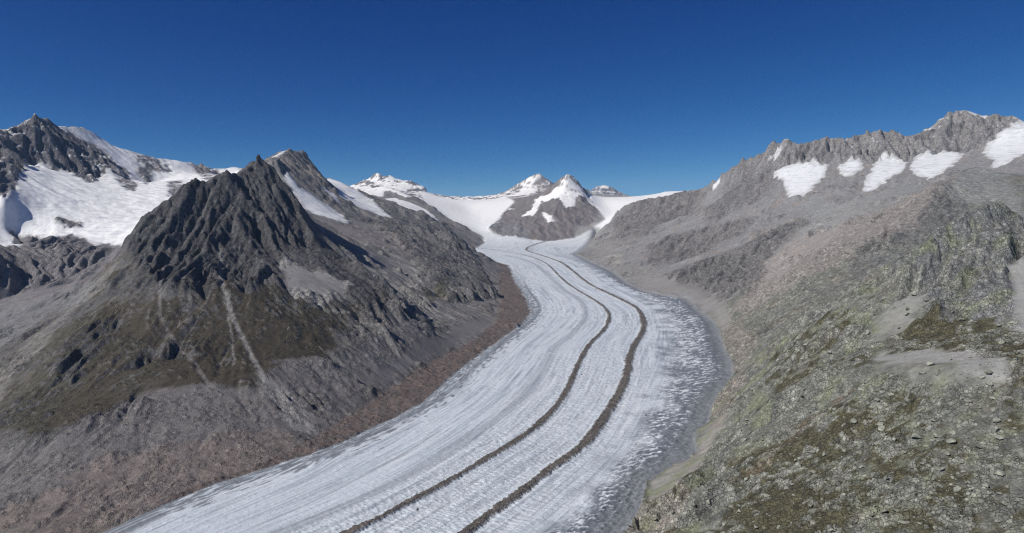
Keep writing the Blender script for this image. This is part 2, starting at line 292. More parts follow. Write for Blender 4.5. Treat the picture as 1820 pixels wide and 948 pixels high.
# ------------------------------------------------------------------ snow patches (outlines surveyed on the slope)
SNOW = [  # owner, label, outline, rmin, rmax
 ('massif','wide snow basin filling the cirque under the dark rock wall', [(-140,420),(-80,330),(-30,352),(8,352),(28,335),(43,300),(60,290),(78,287),(95,307),(113,304),(140,309),(160,326),(183,313),(200,300),(215,300),(180,285),(140,262),(105,232),(96,222),(144,223),(168,237),(203,259),(250,272),(304,284),(336,287),(352,296),(345,308),(372,303),(392,303),(430,300),(430,320),(330,350),(240,420),(226,440),(205,440),(190,432),(170,440),(150,425),(129,420),(100,427),(78,424),(48,418),(18,412),(46,440),(20,442),(0,446)], 4.4, 9.5),
 ('massif','summit snow cap on the rock pyramid of the massif', [(55,202),(64,196),(80,212),(92,226),(70,212)], 5, 9),
 ('jagged','narrow snow tongue below the jagged rock slab', [(498,310),(514,313),(530,330),(545,340),(560,352),(585,368),(605,382),(621,397),(600,395),(580,388),(556,382),(540,372),(527,350),(508,328)], 4.6, 7.4),
 ('jagged','snow crest on the jagged peak beside its summit', [(475,284),(490,276),(510,266),(508,272),(492,281)], 5, 9),
 ('jagged','snow gully running down between rock ribs', [(580,312),(600,320),(615,329),(632,338),(655,352),(680,374),(700,392),(690,390),(665,380),(640,372),(620,358),(604,352),(596,336)], 7.0, 10),
 ('jagged','thin snow ledge under the striped face', [(570,332),(585,340),(598,352),(610,366),(598,360),(580,348)], 6.6, 8.5),
 ('spur','tilted snow strip between two dark spurs', [(683,354),(700,352),(735,364),(760,376),(785,397),(770,392),(745,382),(720,370)], 9, 12),
 ('spur','snowfield on the shoulder below the far twin summit', [(618,337),(640,331),(662,334),(690,334),(714,344),(735,353),(722,353),(700,344),(684,338),(680,352),(650,346),(630,338)], 11, 13.5),
 ('farleft','snow flank of the far twin summit', [(655,322),(668,305),(676,310),(672,324),(690,318),(690,310),(703,315),(700,326),(722,322),(735,334),(720,342),(700,335),(680,332),(664,330)], 13, 15),
 ('dome','white dome summit of the far snow peak', [(917,346),(930,326),(942,316),(957,309),(973,314),(966,318),(950,322),(944,332),(955,340),(940,348),(912,350)], 13, 17),
 ('horn','snow apron falling between the brown rock buttresses', [(1000,314),(1009,298),(1020,318),(1030,332),(1046,344),(1062,372),(1048,362),(1040,350),(1025,352),(1020,368),(1005,372),(995,354),(980,356),(960,362),(950,384),(922,388),(945,372),(955,352),(975,344),(992,330)], 9.5, 14),
 ('horn','small hanging ice patch low on the brown horn', [(962,376),(975,382),(985,392),(978,400),(966,386)], 9.5, 13),
 ('farpeak','dusting of snow on the distant blue peak', [(1060,330),(1073,326),(1088,332),(1080,338),(1066,340)], 16, 19),
 ('range','largest hanging snow patch, under the notched tower of the range', [(1377,306),(1392,298),(1410,292),(1440,293),(1474,295),(1468,310),(1455,325),(1440,340),(1425,352),(1402,350),(1395,332),(1390,318),(1378,320)], 5.5, 7.6),
 ('range','small square snow patch between two rock ribs of the range', [(1490,289),(1512,285),(1530,283),(1534,298),(1520,308),(1506,314),(1492,304)], 5.5, 7.6),
 ('range','wedge of snow narrowing downhill on the range', [(1556,286),(1568,279),(1590,287),(1610,291),(1606,304),(1580,322),(1560,335),(1535,346),(1538,320),(1548,305)], 5.5, 7.6),
 ('range','broad snow patch under the highest summit of the range', [(1618,296),(1626,282),(1660,274),(1700,271),(1711,276),(1700,292),(1672,310),(1655,322),(1640,318),(1622,310)], 5.5, 7.6),
 ('range','bright snowfield sloping off the end of the range', [(1745,268),(1758,258),(1772,246),(1768,240),(1790,230),(1820,216),(1950,200),(1950,290),(1820,274),(1800,284),(1775,298),(1762,302),(1765,288),(1752,282)], 4.9, 8),
 ('range','white snow cap on the highest summit of the range', [(1700,186),(1712,186),(1735,192),(1757,206),(1745,213),(1720,206),(1704,200)], 6, 8.5),
 ('range','tiny snow patch on the notched tower', [(1362,284),(1378,272),(1391,266),(1388,273),(1372,284)], 6, 8.5),
 ('range','last sliver of snow low on the range crest', [(1264,333),(1276,322),(1280,324),(1270,334)], 7, 10),
]
snow = np.zeros((nr, nc), f32); snow_id = np.full((nr, nc), -1, np.int16)
for k, (own, lab, poly, a, b) in enumerate(SNOW):
    m = patch(poly, a, b)
    snow = np.maximum(snow, m); snow_id[m > .5] = k
for poly, a, b in [([(200,298),(215,296),(228,308),(246,332),(238,347),(222,338),(206,318)], 5, 8.5), ([(244,284),(262,278),(282,282),(290,300),(272,306),(262,332),(248,318)], 5, 8.5),
                   ([(276,300),(300,298),(308,306),(286,310)], 5, 8.5), ([(338,292),(352,297),(375,300),(396,308),(388,322),(366,320),(350,306)], 6, 9), ([(300,324),(326,324),(322,344),(302,350)], 5, 8.5),
                   ([(96,396),(126,392),(150,402),(130,410),(104,408)], 4.4, 6.5), ([(112,228),(140,244),(172,262),(200,284),(204,300),(180,316),(160,330),(120,306)], 5, 8.5)]:
    snow *= 1-patch(poly, a, b, 1)*(.55+.75*sstep(-.3, .3, wa))
snow *= (1-ICE)
print('snow', round(time.time()-T0, 1))

# ------------------------------------------------------------------ which ground belongs to which mountain
rid = {n: k for k, n in enumerate(REG)}
sp, sr = [], []
for n, ls in REG.items():
    for l in ls:
        d = dense(l, .01); sp.append(np.stack(([math.atan2(p[0], p[1]) for p in d], [math.log(math.hypot(p[0], p[1])) for p in d]), 1)); sr += [rid[n]]*len(d)
sp = np.concatenate(sp).astype(f32); sr = np.array(sr)
ci, cj = np.arange(0, nr, 6), np.arange(0, nc, 6)
cu, ct = US[ci], TS[cj]
best = np.full((len(ci), len(cj)), 99, f32); own = np.zeros((len(ci), len(cj)), np.int8)
for (t, u), r_ in zip(sp, sr):
    d = (cu[:, None]-u)**2+(ct[None]-t)**2
    m = d < best; best[m] = d[m]; own[m] = r_
OWN = np.repeat(np.repeat(own, 6, 0), 6, 1)[:nr, :nc]
for own_n, *_ in []: pass
for k, s in enumerate(SNOW): OWN[snow_id == k] = rid[s[0]]
REGW = {n: blur((OWN == rid[n]).astype(f32), 6) for n in REG}
print('regions', round(time.time()-T0, 1))

# ------------------------------------------------------------------ relief: gullies that follow the fall line, then rock detail
fz = (sstep(8300, 9600, RR)*blur(ICE, 3)).astype(f32); Z = Z+(blur(Z, 40)-Z)*fz*sstep(.6, 1, ICE)
rockamp = np.zeros((nr, nc), f32)
for n, a in dict(pyramid=.75, massif=1.3, jagged=.95, spur=.9, farleft=1.2, dome=.8, horn=1.0, farpeak=1.4, firn=.1, range=1.0, boulder=.8).items(): rockamp += a*(1+.5*sstep(9500, 12000, RR)).astype(f32)*REGW[n]
CRAG = {  # cliffs and rough ground: outline, strength, range
 'face': ([(225,445),(232,420),(252,392),(304,354),(353,322),(400,304),(463,276),(500,325),(526,350),(545,410),(590,455),(640,480),(690,520),(640,520),(590,500),(540,490),(495,488),(450,520),(400,505),(360,530),(300,525),(260,490)], 1.0, 2.4, 4.6),
 'cliff2': ([(640,392),(700,400),(790,415),(850,465),(885,530),(850,535),(800,540),(760,500),(735,462),(690,420)], 1.6, 3.8, 8.3),
 'ribs': ([(640,346),(700,360),(770,392),(835,440),(790,425),(740,408),(690,395),(650,370)], .6, 6.5, 9.2),
 'wall': ([(-60,230),(0,230),(30,222),(64,198),(100,230),(150,260),(200,290),(205,300),(160,328),(110,306),(60,292),(20,345),(-80,360)], .9, 5, 8),
 'rangewall': ([(1300,294),(1372,258),(1412,262),(1477,240),(1553,232),(1609,246),(1677,202),(1749,206),(1820,216),(1760,260),(1700,272),(1610,290),(1530,284),(1440,292),(1380,304),(1310,335)], .9, 6.2, 9.5),
 'dark_rib': ([(1428,388),(1442,398),(1402,425),(1372,450),(1345,520),(1290,532),(1200,512),(1180,490),(1240,470),(1320,440),(1380,408)], .9, 4.0, 7.2),
 'r1': ([(1090,395),(1130,360),(1200,348),(1260,343),(1230,380),(1180,400),(1130,420),(1090,430)], .8, 6.5, 11.5),
 'r2': ([(1300,300),(1380,275),(1385,330),(1330,370),(1260,400),(1240,380),(1280,345)], .5, 6, 9.0),
 'r3': ([(1140,440),(1200,420),(1290,400),(1340,390),(1300,430),(1230,460),(1160,480)], .6, 5, 9),
 'r5': ([(1640,380),(1665,325),(1700,330),(1720,372),(1660,420),(1560,480),(1500,500),(1540,430)], .7, 2.6, 5.2),
 'k': ([(1757,358),(1722,374),(1660,430),(1580,490),(1600,540),(1680,570),(1760,560),(1790,560),(1830,520),(1830,400),(1790,376)], .9, 1.4, 2.5),
 'slab': ([(490,278),(535,264),(575,312),(600,350),(600,372),(560,345),(515,312),(497,300)], .5, 6, 8.4),
 'c3': ([(560,440),(600,455),(660,495),(700,525),(740,520),(770,540),(720,560),(660,545),(600,515),(570,490)], .8, 2.8, 5.0),
 'c4': ([(590,560),(650,545),(700,570),(690,600),(640,610),(590,600)], .8, 2.4, 4.0),
 'c5': ([(120,600),(200,560),(215,590),(170,640),(120,690),(90,680)], .7, 2, 3.4),
 'c6': ([(20,720),(70,690),(110,700),(90,760),(40,775)], .45, 1.7, 2.8),
 'c7': ([(130,755),(200,725),(240,700),(270,720),(240,790),(200,800),(150,790)], .4, 1.7, 2.6),
 'c8': ([(180,870),(260,830),(330,820),(300,870),(240,920),(190,930)], .4, 1.3, 2.3),
 'bar': ([(-60,450),(16,422),(129,426),(200,447),(160,490),(100,508),(20,522)], .6, 3.7, 5.2),
 'crag_a': ([(560,500),(640,520),(700,560),(660,590),(600,570),(560,545)], .5, 2.5, 4),
}
crag = np.zeros((nr, nc), f32)
for n, (poly, a, b, c) in CRAG.items(): crag = np.maximum(crag, a*patch(poly, b, c, 8))
crag = np.maximum(crag, .6*sstep(.14, .30, fbm(X/270+3, Y/270, 4, .55))*(REGW['pyramid']+REGW['jagged']+.9*REGW['range']+.5*REGW['massif']+.35*REGW['boulder'])*(1-blur(snow, 8)))
SCR = np.zeros((nr, nc), f32)
for poly, a, b in [([(1555,625),(1640,622),(1720,628),(1790,648),(1785,682),(1700,692),(1620,684),(1550,655)], 1.1, 2), ([(1790,460),(1830,450),(1900,520),(1900,640),(1820,590),(1800,540)], 1.1, 2.2), ([(1600,530),(1650,515),(1640,565),(1590,600),(1540,610),(1550,570)], 1.2, 2.2),
                   ([(490,478),(525,476),(570,486),(612,505),(618,520),(560,528),(510,508)], 2.6, 4.2), ([(1262,755),(1290,750),(1270,790),(1240,830),(1190,880),(1150,900),(1150,858),(1210,822),(1245,806),(1240,770)], 1.4, 2.6),
                   ([(620,700),(700,640),(800,590),(870,560),(885,575),(800,622),(720,668)], 2, 5), ([(1140,490),(1200,500),(1260,522),(1300,560),(1285,600),(1262,562),(1222,528),(1143,514)], 3, 6.5)]:
    SCR = np.maximum(SCR, patch(poly, a, b, 7))
crag *= 1-.8*SCR
crag *= (1-.7*REGW['pyramid']*sstep(2500, 2150, RR)).astype(f32)
smooth = np.maximum(snow*.86, ICE)
lu1 = np.gradient(US)[:, None].astype(f32); tu1 = np.gradient(TS)[None].astype(f32)
def slope(Z):
    gu = np.gradient(Z, axis=0)/lu1/RR.astype(f32); gt = np.gradient(Z, axis=1)/tu1/RR.astype(f32)
    s, c = np.sin(T2).astype(f32), np.cos(T2).astype(f32)
    return gu*s+gt*c, gu*c-gt*s
gxx, gyy = slope(blur(Z, 10))
sl0 = np.sqrt(gxx**2+gyy**2)+1e-4
nx, ny = gyy/sl0, -gxx/sl0                             # along the contour
wx, wy = perlin(X/310, Y/310), perlin(X/310+31, Y/310-12)
steep = sstep(.12, .7, sl0)
act = ((1-.75*SCR)*rockamp*(.5+1.75*crag)*(1-smooth)*(.25+.75*np.maximum(steep, np.minimum(crag*.6, .95)))).astype(f32)
H = np.zeros((nr, nc), f32); ddx = np.zeros((nr, nc), f32); ddy = ddx.copy()
lam = 300.0; AMPS = [19, 24, 17, 9, 4]; FINE = np.zeros((nr, nc), f32)
wfx, wfy = perlin(X/85+4, Y/85)*15, perlin(X/85, Y/85+6)*15
VAR = (.55+.9*sstep(-.4, .5, fbm(X/240-7, Y/240, 3))).astype(f32)
big, _ = gully((X+wx*120)/680, (Y+wy*120)/680, nx, ny)
bigw = .45*REGW['range']+.3*REGW['massif']+.22*REGW['jagged']+.5*REGW['horn']+.5*REGW['farleft']+.12*REGW['boulder']+.4*REGW['spur']
H += 55*bigw*big/np.maximum(act, .05)*act*(1-smooth)*sstep(.1, .45, sl0)
HB = H.copy(); H[:] = 0
for k in range(5):
    amp = AMPS[k]
    ex, ey = nx*1.0+ddy*.35, ny*1.0-ddx*.35
    c, s = gully((X+wx*75+wfx)/lam+k*7.7, (Y+wy*75+wfy)/lam-k*3.1, ex, ey)
    c = np.arcsin(np.clip(c*1.3, -1, 1))*f32(.64)
    H += amp*c; ddx += s*ex*amp/lam*6; ddy += s*ey*amp/lam*6
    if k > 1: FINE += c*.5
    lam *= .5
print('gullies', round(time.time()-T0, 1))
rough = fbm(X/140, Y/140, 5, .55, True)
rough2 = fbm(X/31, Y/31, 3, .55, True)
farw = sstep(5000, 12000, RR).astype(f32)
H = HB+H*VAR*act*(1+.6*farw)+rough*act*(6.5+20*farw)+rough2*act*(3.2+6*farw)*(.6+.5*crag)
lim = 66+22*farw; H = lim*np.tanh(H/lim)
H += (1-smooth)*(fbm(X/420, Y/420, 3)*9*rockamp)
H += snow*(6+fbm(X/160, Y/160, 4)*8+fbm(X/300, Y/90, 4, .6, True)*9*(REGW['massif']+.4))
Z += H
cr = (crag > .05) & (smooth < .6)
xc, yc, zc = X[cr], Y[cr], Z[cr]; kf = 1+1.2*farw[cr]
w1, w2 = perlin(xc/45, zc/45)*9, perlin(yc/38+4, zc/38)*9
c1, c2, cvv = cells((xc+.35*yc+w1)/kf/30, (zc+w2+.25*xc)/kf/62)
d1, d2, cvw = cells((xc+.35*yc-w2)/kf/13, (zc+w1)/kf/26)
hc = ((sstep(.0, .3, c2-c1)*(.25+cvv)-.55)*8.5+(sstep(.0, .3, d2-d1)*(.25+cvw)-.55)*5.0)*kf*(.25+.75*steep[cr])
Z[cr] += hc*crag[cr]*(1-smooth[cr])*np.clip(rockamp[cr], .5, 1.2)
CRV = np.zeros((nr, nc), f32); CRV[cr] = (cvv-.5)+(cvw-.5)*.7
# outcrops and blocks of the near slopes (Voronoi blocks, real relief)
near = (RR < 4300) & (ICE < .4) & (snow < .4)
xs, ys = X[near], Y[near]
q = fbm(xs/60, ys/60, 3); qx, qy = perlin(xs/16, ys/16)*5, perlin(xs/16+9, ys/16)*5
fa_, fb_ = (xs*.8+ys*.6), (-xs*.6+ys*.8)            # across and along the fall line of the near slope
f1, f2, rv = cells((fa_+qx)/13, (fb_+qy)/24)
g1, g2, rv2 = cells((fa_-qy)/7.5, (fb_+qx)/11)
bl = sstep(.02, .25, f2-f1)*(.2+rv)*4.2+sstep(.02, .3, g2-g1)*(.2+rv2)*2.0
BLK = np.zeros((nr, nc), f32); bk = (.8*REGW['pyramid']+1.0*REGW['boulder']+.6*REGW['jagged']+.5*REGW['range'])[near]
q2 = sstep(-.15, .25, q+.6*fbm(xs/150+11, ys/150, 2)+.25*rv-.08)*(1-.85*SCR[near])
BLK[near] = bl*q2*bk; CELLV = np.zeros((nr, nc), f32); CELLV[near] = (rv-.5)*.6+(rv2-.5)*.7; Z += BLK*(1-smooth)
print('blocks', round(time.time()-T0, 1))

# ------------------------------------------------------------------ the ice surface: flow coordinates, moraines, crevasses, seracs
tl = [(iceL, 0), (BAND_D, .13), (BAND_C, .36), (MED_A, .52), (MED_B, .70), (BAND_E, .80), (iceR, 1.0)]
tl = [(dense(l if len(l[0]) == 3 else line(*l)), v) for l, v in tl]
tl += [(dense(line(*TRUG[:7])), .66), (dense(line(*TRUG[7:])), .74), (dense(up_left), 0.1), (dense(up_right), 1.0)]
TF = membrane(np.concatenate([l for l, v in tl]), np.concatenate([np.full(len(l), v) for l, v in tl]), 60, 6, False)
TF = blur(TF, 1)
TT = bil(TF, gy, gx).astype(f32)
ice = ICE > .02
def polydist(l, x, y):
    a = np.array(l)[:, :2].astype(f32); best = np.full(x.shape, 1e12, f32); arc = np.zeros(x.shape, f32); side = np.zeros(x.shape, f32); s0 = 0
    for p, q in zip(a[:-1], a[1:]):
        d = q-p; L = float(np.hypot(*d)); t = np.clip(((x-p[0])*d[0]+(y-p[1])*d[1])/(L*L), 0, 1)
        ex, ey = x-p[0]-t*d[0], y-p[1]-t*d[1]; dd = ex*ex+ey*ey; m = dd < best
        best[m] = dd[m]; arc[m] = s0+t[m]*L; s0 += L
    return np.sqrt(best), arc
def smoothline(l, n=3):
    a = np.array(l)
    for _ in range(n):
        b = np.empty((2*len(a)-2, a.shape[1])); b[0::2] = a[:-1]*.75+a[1:]*.25; b[1::2] = a[:-1]*.25+a[1:]*.75
        a = np.concatenate((a[:1], b, a[-1:]))
    return a
xi, yi, ti = X[ice], Y[ice], TT[ice]
wob = fbm(xi/70, yi/70, 3)
dB, sB = polydist(smoothline(line(*MED_B), 2), xi, yi); dA, _ = polydist(smoothline(line(*MED_A), 2), xi, yi)
dC, _ = polydist(smoothline(line(*BAND_C), 2), xi, yi); dD, _ = polydist(smoothline(line(*BAND_D), 2), xi, yi)
dR, _ = polydist(iceR, xi, yi); dL, _ = polydist(iceL, xi, yi)
wB = np.interp(yi, [1500, 3000, 6000, 9800], [13, 17, 12, 13]); wA = np.interp(yi, [1500, 3000, 6000, 9000], [10, 12, 9, 7])
fr = .32*wob+.3*perlin(xi/15, yi/15)+.28*perlin(xi/6.5, yi/6.5)+.35*perlin(sB/230, 0*sB+3)
mB = sstep(1.3, .7, dB/wB+fr); mA = sstep(1.3, .7, dA/wA+fr+.3*perlin(sB/150+9, 0*sB))
mC = sstep(2.2, .2, dC/14+.5*wob)*(.55+.4*np.clip(fbm(dC/9, sB/700, 3), -1, 1)); mD = sstep(2.0, .3, dD/10+.4*wob)*.85*sstep(4200, 3000, np.abs(yi-3700)+1500)
cross = ti*1400
st = fbm(cross/34, sB/900, 4, .6)                       # foliation along the flow
ser = sstep(.79, .86, ti)*sstep(7500, 5600, yi)         # broken ice towards the far shore
dirty = sstep(.80, .97, ti+.05*wob+.05*fbm(xi/120, yi/120, 2))*sstep(9000, 6000, yi)
edgeR = sstep(95, 20, dR+25*wob); edgeL = sstep(70, 10, dL+25*wob)*sstep(7000, 5000, yi)
ca, sa = math.cos(.6), math.sin(.6)
p1 = fbm((cross*ca+sB*sa)/36, (-cross*sa+sB*ca)/11, 4, .62, True)
p2 = fbm((cross*ca+sB*sa)/44, (-cross*sa+sB*ca)/12+3, 3, .6)
crev = fbm(cross/38+wob, sB/8.5, 2, .5, True)
crevw = sstep(.25, .5, ti)*sstep(.84, .7, ti)*sstep(4200, 2200, yi)
hI = st*3.0+fbm(cross/12, sB/240, 2)*1.2+mB*7+mA*6+ser*(p1*4.0+p2*5.0)-crevw*sstep(.2, .75, crev)*2.5+fbm(xi/24, yi/24, 3, .55, True)*.9+(edgeL*p1*3)
hI += 3*np.sin(np.clip(ti, 0, 1)*np.pi)
hI -= 10*edgeR
Z[ice] += hI*ICE[ice]
print('ice relief', round(time.time()-T0, 1))

# ------------------------------------------------------------------ ground colour (true albedo of rock, turf, scree, ice)
Gx, Gy = slope(Z); SL = np.sqrt(Gx*Gx+Gy*Gy); 
n1 = fbm(X/230, Y/230, 4); n2 = fbm(X/46+5, Y/46, 3); n3 = perlin(X/11, Y/11)
def mix(a, b, m): return a+(b-a)*m[..., None]
def C(*c): return np.array(c, f32)
COL = np.zeros((nr, nc, 3), f32)
for n, c in dict(pyramid=(.122,.116,.112), massif=(.185,.175,.180), jagged=(.19,.182,.176), spur=(.20,.19,.19), farleft=(.19,.19,.20), dome=(.22,.21,.21), horn=(.185,.172,.170), farpeak=(.17,.18,.21), firn=(.3,.3,.3), range=(.225,.222,.222), boulder=(.178,.180,.158)).items():
    COL += REGW[n][..., None]*C(*c)
COL *= (1+.25*n1+.22*n2-.12*FINE*(1-ICE))[..., None]
COL *= (1+.55*CELLV*(.35+.65*REGW['boulder']))[..., None]
COL = mix(COL, COL*C(1.12, .98, .86), sstep(.0, .5, fbm(X/180+40, Y/180, 3))*.6)
STEEP = sstep(.55, 1.05, SL)
for n, c in dict(pyramid=(.082,.079,.081), jagged=(.128,.124,.124), massif=(.13,.125,.135), range=(.215,.205,.20), boulder=(.165,.165,.158)).items():
    COL = mix(COL, C(*c)*(1+.22*n2+.18*n1-.15*FINE+.42*CRV)[..., None], np.clip(crag*1.1, 0, .88)*REGW[n])
def paint(poly, col, a, b, amt=1.0, soft=5, tex=None):
    global COL
    m = patch(poly, a, b, soft, 2)*amt
    if tex is not None: m = m*tex
    COL = mix(COL, C(*col)*(1+.15*n2+.1*n1)[..., None], m)
    return m
spk = np.clip(.75+.5*n2+.3*n3, 0, 1)
# turf and bare ground of the pyramid's skirt
TURF = [(200,470),(225,450),(262,480),(320,512),(400,500),(450,515),(500,505),(560,530),(640,530),(720,560),(690,590),(640,605),(560,640),(450,668),(330,693),(240,718),(140,750),(60,772),(15,745),(60,680),(120,590),(165,520)]
tn = sstep(-.30, .15, n1*.6+n2*.55+.32-STEEP*.7)
paint(TURF, (.056,.047,.031), 1.8, 4.0, .95, 6, tn)
paint([(330,520),(460,520),(560,560),(640,590),(560,640),(450,660),(330,690),(250,640),(280,560)], (.046,.037,.025), 1.8, 3.6, .6, 8, tn)
paint([(200,470),(60,600),(-40,690),(-60,760),(10,770),(70,760),(160,620),(190,520)], (.072,.065,.046), 1.6, 4.0, .85, 9, tn)
paint([(490,478),(525,476),(570,486),(612,505),(618,520),(560,528),(510,508)], (.27,.26,.25), 2.6, 4.2, .9, 4)
paint([(60,775),(240,722),(330,698),(450,672),(560,640),(660,600),(740,575),(850,560),(880,575),(800,622),(720,670),(640,722),(540,775),(400,835),(280,890),(200,930),(60,900),(0,850)], (.158,.146,.143), 1.4, 5, .8, 8)
paint([(520,830),(400,870),(200,940),(-60,1040),(-60,930),(60,880),(180,820),(300,790),(420,790),(520,790)], (.195,.160,.142), 1.2, 2.4, .8, 9, spk)
paint([(-60,790),(60,780),(120,770),(140,800),(60,880),(-60,930)], (.165,.156,.15), 1.2, 2.4, .7, 8)
paint([(215,452),(150,520),(80,584),(0,660),(-40,720),(-10,720),(40,650),(110,580),(180,510)], (.30,.285,.27), 2.2, 4.4, .55, 5, spk)
paint([(640,550),(740,575),(850,555),(880,575),(800,622),(720,668),(600,700),(560,660)], (.18,.172,.168), 2.4, 5, .6, 8)
paint([(640,430),(700,440),(740,500),(770,535),(740,580),(700,560),(660,500),(620,460)], (.255,.245,.232), 3, 6.5, .6, 6)
paint([(520,400),(560,390),(620,400),(680,410),(730,450),(700,450),(640,430),(600,440),(560,425)], (.23,.205,.195), 4.0, 6.8, .7, 6, spk)
paint([(600,450),(640,440),(700,480),(740,530),(730,560),(690,510),(640,470)], (.225,.215,.205), 3.2, 5.5, .7, 6, spk)
paint([(755,520),(790,510),(800,535),(770,545)], (.09,.085,.05), 3.5, 5, .9, 4, spk)
for pl, w, c_, amt in [([(392,448),(393,480),(397,510),(405,540),(416,570),(430,600),(445,630),(458,655),(468,680)], 8, (.25,.24,.23), .8), ([(300,440),(285,520),(283,560),(310,610),(350,655),(375,690)], 6, (.22,.20,.19), .6),
                      ([(510,520),(560,545),(620,560),(680,590)], 8, (.22,.21,.20), .6), ([(405,560),(412,600),(415,650)], 4, (.24,.23,.22), .6), ([(700,440),(740,490),(780,540),(760,575)], 9, (.27,.26,.25), .6)]:
    tu = [ground(*p) for p in pl]; l3 = [(math.exp(u)*math.sin(t), math.exp(u)*math.cos(t)) for t, u in tu]
    bx = np.array(l3); sel = (np.abs(X-bx[:, 0].mean()) < 900) & (np.abs(Y-bx[:, 1].mean()) < 1300)
    d, _ = polydist(l3, X[sel]+5*n3[sel], Y[sel]+8*n2[sel]); m = np.zeros((nr, nc), f32); m[sel] = sstep(1.6, .5, d/w)*amt
    COL = mix(COL, C(*c_)*(1+.12*n2)[..., None], m); Z -= m*2.5
paint([(455,650),(480,665),(510,690),(540,745),(560,775),(520,785),(490,745),(462,690)], (.27,.26,.25), 1.7, 3, .75, 5, spk)
# massif: reddish streaks in the wall, bare bar under the basin
paint([(-60,450),(16,420),(78,428),(129,424),(164,432),(200,445),(160,490),(100,510),(0,530),(-60,540)], (.21,.195,.195), 3.6, 5.2, .7, 6)
paint([(0,520),(70,525),(150,505),(160,530),(90,560),(0,620),(-60,640)], (.20,.20,.20), 2.8, 4.4, .7, 6)
paint([(490,278),(535,264),(575,312),(600,350),(600,372),(560,345),(515,312),(497,300)], (.25,.225,.20), 6, 8.4, .7, 3)
# long range: pinkish scree, green-grey moraine, pale polished rock along the ice
paint([(1400,420),(1560,330),(1700,320),(1640,400),(1520,450),(1420,510),(1330,560),(1290,560),(1330,520)], (.285,.255,.24), 3.4, 7, .7, 8)
paint([(1440,355),(1560,345),(1640,330),(1600,370),(1500,400),(1420,420),(1400,400)], (.25,.255,.25), 4.5, 7, .7, 6)
for nm, c_ in (('dark_rib', (.135,.13,.122)), ('r5', (.15,.148,.14)), ('r2', (.16,.15,.148)), ('r1', (.16,.148,.142)), ('r3', (.155,.145,.138))):
    paint(CRAG[nm][0], c_, CRAG[nm][2], CRAG[nm][3], .8, 4, np.clip(.6+.8*n2-.4*FINE, 0, 1))
paint([(1040,450),(1080,430),(1110,455),(1150,480),(1200,500),(1260,525),(1300,560),(1285,600),(1262,562),(1222,528),(1143,514),(1086,478)], (.235,.228,.218), 3.4, 9.5, .8, 5)
paint([(1080,450),(1110,455),(1105,470),(1075,465)], (.34,.325,.30), 5, 9.5, .8, 3, spk)
paint([(1262,755),(1266,725),(1282,697),(1308,675),(1296,620),(1278,585),(1310,570),(1340,600),(1330,650),(1300,720),(1275,770),(1240,835),(1205,850)], (.245,.212,.185), 1.6, 4, .85, 5, spk)
paint([(1210,822),(1245,806),(1240,770),(1262,752),(1290,750),(1270,790),(1240,830),(1190,880),(1150,900),(1150,858),(1180,838)], (.27,.255,.232), 1.4, 2.6, .85, 3, spk)
paint([(1110,948),(1145,900),(1200,860),(1240,850),(1200,960),(1150,990)], (.29,.255,.225), 1.2, 2, .7, 6)
paint(CRAG['rangewall'][0], (.275,.265,.26), 6.2, 9.5, .75, 3, np.clip(.7+.6*n2-.5*FINE, 0, 1))
paint([(1700,300),(1733,294),(1800,320),(1820,420),(1790,390),(1757,362),(1720,372),(1690,350)], (.27,.275,.262), 2.3, 5, .7, 5)
# near slope: dark broken rock under its peak, scree flats, turf, lichen
paint([(1757,362),(1722,376),(1660,430),(1580,490),(1600,540),(1680,560),(1760,540),(1790,560),(1820,520),(1820,400),(1790,380)], (.185,.185,.18), 1.4, 2.4, .75, 8)
for poly, amt in [([(1150,990),(1190,930),(1250,860),(1340,800),(1420,760),(1500,720),(1600,705),(1700,720),(1850,700),(1850,990)], .22), ([(1370,560),(1440,525),(1510,560),(1490,610),(1420,645),(1355,640)], .45), ([(1600,560),(1700,540),(1765,580),(1745,622),(1640,618)], .4), ([(1290,880),(1360,800),(1440,790),(1520,830),(1500,960),(1280,980)], .2)]:
    n1 = n1+patch(poly, .8, 2.6, 9)*amt*(REGW['boulder'])
gb = (1-SCR)*sstep(-.05, .25, n1*.8+n2*.6+.12-STEEP*.3-crag*.2)*REGW['boulder']*(RR < 2500)
COL = mix(COL, C(.078,.070,.036)*(1+.25*n3)[..., None], gb*.92*(1-.75*sstep(1.6, 3.4, BLK)))
lich = sstep(-.05, .35, fbm(X/75-20, Y/75+8, 3))*REGW['boulder']*(RR < 3000)*(1-gb)
COL = mix(COL, C(.188,.20,.128)*(1+.15*n2)[..., None], lich*.8)
paint([(1560,625),(1640,625),(1720,630),(1790,650),(1780,680),(1700,690),(1620,680),(1560,655)], (.30,.295,.28), 1.1, 2, .9, 5, np.clip(spk+.2, 0, 1))
paint([(1790,460),(1830,450),(1900,520),(1900,640),(1820,590),(1800,540)], (.30,.295,.285), 1.1, 2.2, .85, 5)
paint([(1600,540),(1650,520),(1640,570),(1590,600),(1560,590)], (.27,.265,.25), 1.2, 2.2, .6, 6)
paint([(1617,465),(1650,430),(1678,402),(1690,402),(1660,440),(1630,470)], (.30,.31,.22), 1.8, 2.6, .8, 3)
COL = mix(COL, C(.255,.258,.215)*(1+.5*CELLV)[..., None], sstep(1.8, 4.0, BLK)*.45*REGW['boulder'])
paint([(1300,860),(1380,800),(1480,720),(1560,690),(1560,700),(1490,735),(1400,800),(1330,860)], (.13,.095,.062), 1, 2, .6, 4, spk)
